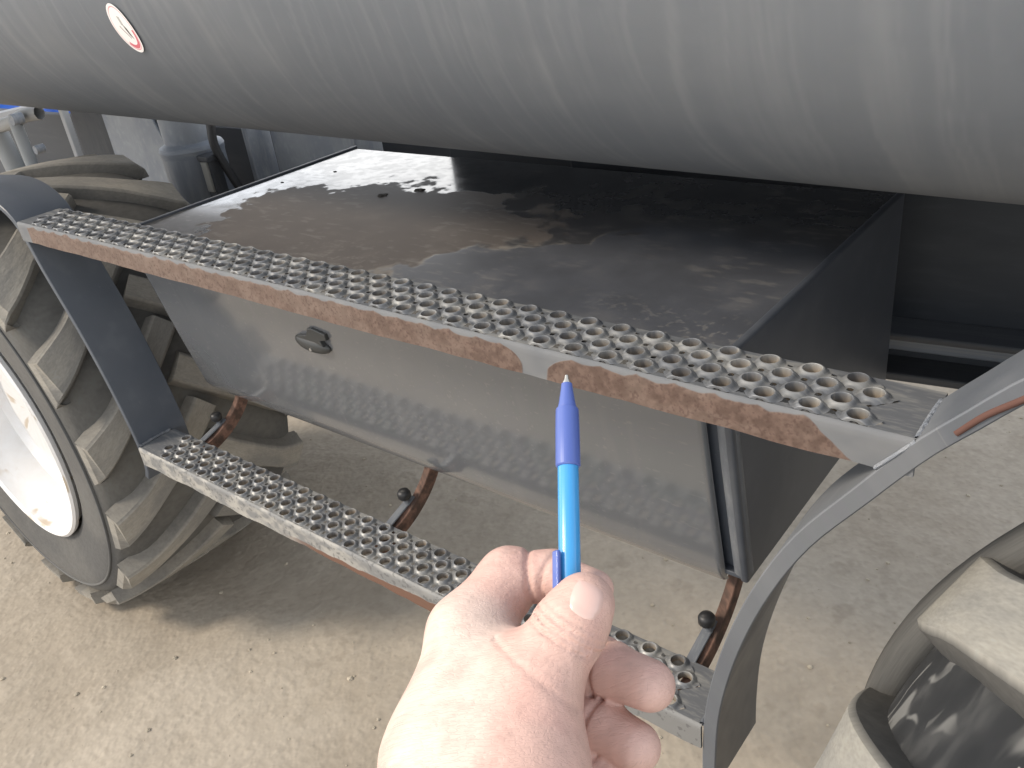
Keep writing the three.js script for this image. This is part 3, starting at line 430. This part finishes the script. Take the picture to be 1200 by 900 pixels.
// ================================================================ the setting
{
  const n = 260, P = [], U = [], I = [], f = (t) => Math.sign(t) * (2.6 * Math.abs(t) + 160 * Math.pow(Math.abs(t), 7));
  for (let j = 0; j <= n; j++) for (let i = 0; i <= n; i++) {
    const x = f(i / n * 2 - 1) - 0.9, z = f(j / n * 2 - 1) - 0.8, near = sm(6, 2.5, Math.hypot(x + 0.9, z + 0.8));
    const y = near * (0.030 * (fbm(x * 1.6 + 9, z * 1.6, 901, 4) - 0.5) + 0.012 * (fbm(x * 9, z * 9, 911, 3) - 0.5));
    P.push(x, y, z); U.push(x / 4, z / 4);
  }
  for (let j = 0; j < n; j++) for (let i = 0; i < n; i++) { const a = j * (n + 1) + i, b = a + n + 1; I.push(a, b, a + 1, a + 1, b, b + 1); }
  const g = new THREE.BufferGeometry(); g.setAttribute('position', new THREE.Float32BufferAttribute(P, 3)); g.setAttribute('uv', new THREE.Float32BufferAttribute(U, 2)); g.setIndex(I); g.computeVertexNormals();
  const tone = (u, v) => { const a = fbm2(u, v, 9, 921, 5), b = fbm2(u, v, 80, 931, 4), c = fbm2(u, v, 400, 941, 2); return { a, b, c }; };
  const map = colorTex(2048, 2048, (u, v) => { const { a, b, c } = tone(u, v); let q = mix3([0.345, 0.297, 0.235], [0.43, 0.378, 0.308], sm(0.3, 0.7, a * 0.7 + b * 0.3)); q = mix3(q, [0.25, 0.21, 0.16], 0.35 * sm(0.64, 0.8, b)); return q.map((k) => k * (0.90 + 0.2 * c)); }, REP);
  const bump = dataTex(2048, 2048, (u, v) => { const { a, b, c } = tone(u, v); return 0.55 * b + 0.3 * c + 0.15 * a; }, REP);
  const m = shade(new THREE.Mesh(g, std({ map, bumpMap: bump, bumpScale: 0.006, roughness: 0.97 }))); m.name = 'ground'; m.userData = { kind: 'structure', label: 'pale dusty bare earth under the machine' }; scene.add(m);
  // small clods and grit
  const base = new THREE.IcosahedronGeometry(1, 1), bp = base.attributes.position; for (let i = 0; i < bp.count; i++) { const k = 0.75 + 0.5 * hash(Math.round(bp.getX(i) * 50), Math.round(bp.getY(i) * 50 + bp.getZ(i) * 90), 77); bp.setXYZ(i, bp.getX(i) * k, bp.getY(i) * k * 0.6, bp.getZ(i) * k); } base.computeVertexNormals();
  const N = 2600, im = new THREE.InstancedMesh(base, std({ roughness: 0.95 }), N), d = new THREE.Object3D(), col = new THREE.Color();
  for (let i = 0; i < N; i++) {
    const x = -3.2 + 4.4 * rnd(), z = -3.2 + 3.6 * rnd(), s = 0.0010 + 0.0045 * Math.pow(rnd(), 6);
    d.position.set(x, 0.030 * (fbm(x * 1.6 + 9, z * 1.6, 901, 4) - 0.5) + 0.012 * (fbm(x * 9, z * 9, 911, 3) - 0.5) + s * 0.25, z); d.rotation.set(0, rnd() * 7, 0); d.scale.setScalar(s); d.updateMatrix(); im.setMatrixAt(i, d.matrix);
    const k = 0.78 + 0.4 * rnd(); im.setColorAt(i, col.setRGB(0.42 * k, 0.37 * k, 0.29 * k));
  }
  shade(im); im.name = 'gravel'; im.userData = { kind: 'stuff', label: 'small clods and grit scattered over the bare earth', category: 'gravel' }; scene.add(im);
}
// neighbouring blue machine, a corner of which shows at the far left
{
  const b = new THREE.Group(); b.name = numbered('blue_machine'); b.userData = { label: 'bright blue machine body far behind at the upper left corner', category: 'farm vehicle' }; b.position.set(-8.6, 0, -3.1); scene.add(b);
  const blue = phy({ color: lin(0.02, 0.10, 0.48), roughness: 0.35, clearcoat: 0.5 });
  const g = new RoundedBoxGeometry(5.6, 1.1, 1.2, 4, 0.08); g.translate(0, 0.85, 0); part('body', g, blue, b);
  for (const [x, z] of [[-2.0, 0.7], [1.6, 0.7], [-2.0, -0.7], [1.6, -0.7]]) { const t = new THREE.TorusGeometry(0.30, 0.13, 14, 40); t.translate(x, 0.42, z); part('tyre', t, M.sidewall, b); const h = new THREE.CylinderGeometry(0.2, 0.2, 0.12, 24); h.rotateX(Math.PI / 2); h.translate(x, 0.42, z); part('hub', h, M.rim, b); }
}
// crumbs of dried mud on the top of the box
{
  const spots = [[-0.985, -0.945, 0.008, 'larger dark mud crumb near the middle of the box top'], [-1.03, -0.905, 0.0075, 'flat dark mud crumb left of the larger one on the box top'], [-1.285, -0.905, 0.0026, 'tiny dark mud crumb at the left edge of the box top'], [-1.235, -0.985, 0.003, 'small mud crumb on the bright back corner of the box top']];
  for (const [x, z, s, label] of spots) {
    const g = new THREE.IcosahedronGeometry(1, 2), p = g.attributes.position; for (let i = 0; i < p.count; i++) { const k = 0.6 + 0.7 * vnoise(p.getX(i) * 2 + x * 90, p.getZ(i) * 2 + p.getY(i), 7); p.setXYZ(i, p.getX(i) * k * s * 1.2, p.getY(i) * k * s * 0.25, p.getZ(i) * k * s); } g.computeVertexNormals();
    const m = shade(new THREE.Mesh(g, std({ color: lin(0.05, 0.045, 0.04), roughness: 0.9 }))); m.name = numbered('mud_crumb'); m.position.set(x, -0.374 + H + s * 0.08, z); m.userData = { label, category: 'dirt', group: 'crumbs of mud on the box top' }; scene.add(m);
  }
}

// ================================================================ pen and hand
// points in front of the eye: offsets to the right and up of the line of sight, and distance along it, as the photographer holds the pen
const RIGHT = new THREE.Vector3(), UP = new THREE.Vector3(), BACK = new THREE.Vector3(); camera.matrixWorld.extractBasis(RIGHT, UP, BACK);
const F = 1015.3;
const at = (px, py, d) => camera.position.clone().addScaledVector(RIGHT, (px - 600) / F * d).addScaledVector(UP, (450 - py) / F * d).addScaledVector(BACK, -d);
{
  const tip = at(664, 443, 0.318), grip = at(668, 690, 0.287), axis = grip.clone().sub(tip).normalize();
  const pen = new THREE.Group(); pen.name = numbered('pen'); pen.position.copy(tip); pen.quaternion.setFromUnitVectors(new THREE.Vector3(0, 1, 0), axis);
  pen.userData = { label: 'blue ballpoint pen held in the hand, its tip pointing up at the rusty step edge', category: 'pen' }; pen.scale.set(1.1, 1, 1.1); scene.add(pen);
  const lathe = (pts) => toCreasedNormals(new THREE.LatheGeometry(pts.map((p) => new THREE.Vector2(...p)), 40), 0.5);
  const violet = phy({ color: lin(0.085, 0.135, 0.42), roughness: 0.4, clearcoat: 0.3 }), blue = phy({ color: lin(0.055, 0.33, 0.70), roughness: 0.22, clearcoat: 0.6, clearcoatRoughness: 0.1 });
  part('metal_tip', lathe([[0.0001, -0.0014], [0.0006, -0.0010], [0.0008, 0.0004], [0.0014, 0.0018], [0.0016, 0.0030]]), std({ color: lin(0.85, 0.8, 0.7), metalness: 1, roughness: 0.2 }), pen);
  part('nose_cone', lathe([[0.0015, 0.0022], [0.0018, 0.0024], [0.0020, 0.0045], [0.0027, 0.0098], [0.0031, 0.0118], [0.0031, 0.0122]]), violet, pen);
  part('grip', lathe([[0.0030, 0.0121], [0.0036, 0.0123], [0.0038, 0.0128], [0.00395, 0.020], [0.0040, 0.0320], [0.0040, 0.0338], [0.0037, 0.0343], [0.0033, 0.0344]]), violet, pen);
  part('barrel', lathe([[0.0033, 0.0340], [0.0034, 0.0345], [0.0034, 0.100], [0.0028, 0.102], [0.0001, 0.102]]), blue, pen);
  const clip = new RoundedBoxGeometry(0.0030, 0.036, 0.0016, 3, 0.0007); const cg = group('cap', 'violet cap with its clip', pen);
  // clip side: turned to the left of the pen as seen from the eye
  const local = RIGHT.clone().multiplyScalar(-1).addScaledVector(BACK, 0.75).applyQuaternion(pen.quaternion.clone().invert()); const ca = Math.atan2(local.x, local.z);
  clip.translate(0, 0.0825, 0.0050); clip.rotateY(ca); part('clip', clip, violet, cg);
  const sl = lathe([[0.0034, 0.080], [0.0039, 0.0805], [0.0040, 0.092], [0.0040, 0.102], [0.003, 0.105], [0.0001, 0.105]]); part('cap_sleeve', sl, violet, cg);
}
{
  const J = (px, py, d) => at(px, py, d);
  const bones = [];                                // [a, b, ra, rb, group, blend]
  const B = (g, a, ra, b, rb) => bones.push({ g, a, b, ra, rb });
  // palm, wrist, forearm
  const W = J(575, 1060, 0.262), E = J(640, 1560, 0.20);
  B(0, E, 0.040, W, 0.029);
  B(0, W, 0.029, J(575, 940, 0.280), 0.027);
  B(0, J(540, 985, 0.270), 0.024, J(526, 890, 0.284), 0.0185);
  B(0, J(526, 890, 0.284), 0.0185, J(549, 745, 0.304), 0.0142);           // index metacarpal
  B(0, J(580, 940, 0.275), 0.024, J(585, 830, 0.287), 0.0175);
  B(0, J(585, 830, 0.287), 0.0175, J(580, 796, 0.292), 0.0115);           // web
  B(0, J(600, 960, 0.300), 0.024, J(575, 800, 0.325), 0.014);             // middle metacarpal, behind
  B(0, J(620, 980, 0.300), 0.022, J(610, 860, 0.318), 0.014);
  // thumb
  B(1, J(600, 985, 0.266), 0.0215, J(612, 900, 0.270), 0.0190);
  B(1, J(612, 900, 0.270), 0.0190, J(630, 794, 0.278), 0.0131);
  B(1, J(630, 794, 0.278), 0.0131, J(670, 733, 0.279), 0.0100);
  B(1, J(670, 733, 0.279), 0.0100, J(687, 706, 0.2785), 0.0077);
  B(1, J(670, 730, 0.282), 0.0088, J(684, 704, 0.282), 0.0072);
  // index
  B(2, J(549, 742, 0.304), 0.0140, J(597, 679, 0.316), 0.0112);
  B(2, J(597, 679, 0.316), 0.0108, J(648, 674, 0.312), 0.0082);
  B(2, J(648, 674, 0.312), 0.0082, J(697, 690, 0.300), 0.0066);
  // middle, ring, little
  B(3, J(575, 800, 0.325), 0.012, J(640, 768, 0.318), 0.0104); B(3, J(640, 768, 0.318), 0.0102, J(708, 782, 0.306), 0.0094); B(3, J(708, 782, 0.306), 0.0096, J(761, 803, 0.292), 0.0087);
  B(4, J(590, 850, 0.325), 0.012, J(645, 832, 0.315), 0.0104); B(4, J(645, 832, 0.315), 0.0104, J(700, 849, 0.302), 0.0094); B(4, J(700, 849, 0.302), 0.0094, J(745, 875, 0.290), 0.0084);
  B(5, J(620, 930, 0.320), 0.011, J(650, 895, 0.310), 0.0090); B(5, J(650, 895, 0.310), 0.0090, J(690, 905, 0.298), 0.0086); B(5, J(690, 905, 0.298), 0.0086, J(722, 930, 0.290), 0.0078);
  for (const b of bones) { b.d = b.b.clone().sub(b.a); b.l2 = b.d.lengthSq(); }
  // creases: a shallow groove across the finger
  const creases = [];
  const CR = (c, to, depth, width, range) => creases.push({ c, n: to.clone().sub(c).normalize(), depth, width, range });
  CR(J(712, 783, 0.305), J(759, 802, 0.292), 0.0013, 0.0010, 0.0125); CR(J(664, 772, 0.313), J(708, 782, 0.306), 0.0007, 0.0010, 0.0125);
  CR(J(705, 851, 0.301), J(744, 874, 0.290), 0.0013, 0.0010, 0.0120); CR(J(622, 678, 0.313), J(648, 676, 0.312), 0.0013, 0.0012, 0.0140); CR(J(655, 677, 0.311), J(697, 690, 0.300), 0.0010, 0.0009, 0.012);
  for (const [x, y, q] of [[660, 746, 0.0006], [666, 739, 0.0007], [671, 731, 0.0006], [676, 723, 0.0004]]) CR(J(x, y, 0.279), J(x + 10, y - 18, 0.279), q, 0.0008, 0.0125);
  CR(J(629, 790, 0.276), J(645, 768, 0.277), 0.0004, 0.0010, 0.018); CR(J(699, 905, 0.297), J(722, 930, 0.290), 0.0007, 0.0010, 0.0105);
  const smin = (a, b, k) => { const h = Math.max(k - Math.abs(a - b), 0) / k; return Math.min(a, b) - h * h * k * 0.25; };
  const acc = new Float64Array(6);
  const sdf = (x, y, z) => {
    acc.fill(1);
    for (const b of bones) { const px = x - b.a.x, py = y - b.a.y, pz = z - b.a.z, t = Math.min(1, Math.max(0, (px * b.d.x + py * b.d.y + pz * b.d.z) / b.l2)); const qx = px - b.d.x * t, qy = py - b.d.y * t, qz = pz - b.d.z * t; const d = Math.sqrt(qx * qx + qy * qy + qz * qz) - (b.ra + (b.rb - b.ra) * t); acc[b.g] = smin(acc[b.g], d, b.g === 0 ? 0.016 : b.g === 1 ? 0.008 : 0.005); }
    let d = smin(acc[0], acc[1], 0.012); d = smin(d, acc[2], 0.005); for (let k = 3; k < 6; k++) d = smin(d, acc[k], 0.0025);
    for (const c of creases) { const px = x - c.c.x, py = y - c.c.y, pz = z - c.c.z; if (px * px + py * py + pz * pz < c.range * c.range) { const t = (px * c.n.x + py * c.n.y + pz * c.n.z) / c.width; d += c.depth * Math.exp(-t * t); } }
    return d;
  };
  // a grid over the hand (fine) and one over the forearm (coarse) would leave a seam: one fine grid covers what shows, down to mid-forearm
  const lo = new THREE.Vector3(1e9, 1e9, 1e9), hi = lo.clone().negate();
  for (const b of bones) for (const [p, r] of [[b.a, b.ra], [b.b, b.rb]]) { lo.min(p.clone().subScalar(r + 0.004)); hi.max(p.clone().addScalar(r + 0.004)); }
  const mid = lo.clone().add(hi).multiplyScalar(0.5), half = Math.max(hi.x - lo.x, hi.y - lo.y, hi.z - lo.z) / 2 * 1.03;
  const RES = 176, mc = new MarchingCubes(RES, std({}), false, false, 900000); mc.isolation = 0; mc.reset();
  for (let k = 0; k < RES; k++) for (let j = 0; j < RES; j++) for (let i = 0; i < RES; i++) { const x = mid.x + (i - RES / 2) / (RES / 2) * half, y = mid.y + (j - RES / 2) / (RES / 2) * half, z = mid.z + (k - RES / 2) / (RES / 2) * half; mc.field[i + j * RES + k * RES * RES] = -sdf(x, y, z); }
  mc.update();
  const n = mc.count, P = new Float32Array(n * 3), N = new Float32Array(n * 3), C = new Float32Array(n * 3), U = new Float32Array(n * 2);
  const org = J(575, 940, 0.280), along = org.clone().sub(W).normalize(), sx = RIGHT.clone().addScaledVector(along, -RIGHT.dot(along)).normalize(), sy = along.clone().cross(sx), q = new THREE.Vector3(), nn = new THREE.Vector3();
  const e = 0.0006, pink = [0.645, 0.425, 0.36], pale = [0.71, 0.585, 0.505], red = [0.60, 0.345, 0.295];
  for (let i = 0; i < n; i++) {
    q.set(mc.positionArray[3 * i], mc.positionArray[3 * i + 1], mc.positionArray[3 * i + 2]).multiplyScalar(half).add(mid);
    nn.set(sdf(q.x + e, q.y, q.z) - sdf(q.x - e, q.y, q.z), sdf(q.x, q.y + e, q.z) - sdf(q.x, q.y - e, q.z), sdf(q.x, q.y, q.z + e) - sdf(q.x, q.y, q.z - e)).normalize();
    const r = q.clone().sub(org), a = r.dot(sx), b = r.dot(along), c = r.dot(sy);
    P.set([q.x, q.y, q.z], 3 * i); N.set([nn.x, nn.y, nn.z], 3 * i);
    // uv about the hand's long axis, metres
    U.set([(a * 0.8 + c * 0.7) / 0.05, b / 0.05], 2 * i);
    const palm = Math.min(acc[0], 1), fing = sm(0.000, 0.006, palm);
    const m1 = fbm(a * 90, b * 90 + c * 70, 1001, 4), m2 = fbm(a * 320, b * 320 + c * 250, 1011, 3);
    let col = mix3(pale, pink, 0.25 + 0.75 * fing); col = mix3(col, red, 0.35 * sm(0.5, 0.75, m1)); col = col.map((v) => v * (0.9 + 0.2 * m2));
    C.set(col, 3 * i);
  }
  let g = new THREE.BufferGeometry(); g.setAttribute('position', new THREE.BufferAttribute(P, 3)); g.setAttribute('normal', new THREE.BufferAttribute(N, 3)); g.setAttribute('color', new THREE.BufferAttribute(C, 3)); g.setAttribute('uv', new THREE.BufferAttribute(U, 2));
  const skinBump = dataTex(1024, 1024, (u, v) => { const a = fbm2(u, v, 44, 1101, 3), l = Math.abs(vnoise2(u * 40 + 0.6 * vnoise2(u * 10, v * 20, 20, 5), v * 130, 130, 1121) - 0.5); return 0.5 + 0.5 * (a - 0.5) - 0.22 * sm(0.12, 0.0, l); }, REP);
  const skinMap = colorTex(1024, 1024, (u, v) => { const a = fbm2(u, v, 18, 1131, 4), h = sm(0.90, 0.98, vnoise2(u * 170 + v * 40, v * 26, 1024, 1141)); const k = 0.90 + 0.2 * a; return [k, k, k].map((x) => Math.min(1, x * (1 - 0.16 * h))); }, REP);
  const skin = phy({ vertexColors: true, map: skinMap, roughness: 0.56, bumpMap: skinBump, bumpScale: 0.00034, sheen: 0.2, sheenRoughness: 0.5, sheenColor: lin(0.6, 0.35, 0.28) });
  const person = shade(new THREE.Mesh(g, skin)); person.name = numbered('person'); person.userData = { label: 'bare left hand of a person reaching in from below and holding the blue pen', category: 'person' }; scene.add(person);
  // thumb nail: a curved plate let into the back of the thumb's tip
  const nc = J(688, 704, 0.2710), ax = J(695, 686, 0.276).sub(J(679, 719, 0.2745)).normalize(), out = BACK.clone().addScaledVector(UP, 0.18).addScaledVector(RIGHT, 0.22); out.addScaledVector(ax, -out.dot(ax)).normalize(); const across = ax.clone().cross(out);
  const NP = [], NI = [], nu = 14, nv = 14, hit = new THREE.Vector3();
  for (let j = 0; j <= nv; j++) for (let i = 0; i <= nu; i++) {
    let u = i / nu * 2 - 1, v = j / nv * 2 - 1; const rx = u * Math.sqrt(1 - v * v * 0.42), ry = v * Math.sqrt(1 - u * u * 0.30);
    hit.copy(nc).addScaledVector(across, rx * 0.0052).addScaledVector(ax, ry * 0.0054).addScaledVector(out, 0.012);
    let t = 0; for (let s = 0; s < 300; s++) { const d = sdf(hit.x, hit.y, hit.z); if (d < 0.00002 || t > 0.018) break; hit.addScaledVector(out, -d * 0.7); t += d * 0.7; }
    hit.addScaledVector(out, 0.00055 * (1 - Math.pow(Math.max(Math.abs(u), Math.abs(v)), 6)) - 0.00012);
    NP.push(hit.x, hit.y, hit.z);
  }
  for (let j = 0; j < nv; j++) for (let i = 0; i < nu; i++) { const a = j * (nu + 1) + i, b = a + nu + 1; NI.push(a, a + 1, b, b, a + 1, b + 1); }
  const ng = new THREE.BufferGeometry(); ng.setAttribute('position', new THREE.Float32BufferAttribute(NP, 3)); ng.setIndex(NI); ng.computeVertexNormals();
  const nail = shade(new THREE.Mesh(ng, phy({ color: lin(0.70, 0.48, 0.42), roughness: 0.3, clearcoat: 0.4 }))); nail.name = 'thumb_nail'; nail.userData.label = 'pale thumb nail'; person.add(nail);
}

renderer.render(scene, camera);
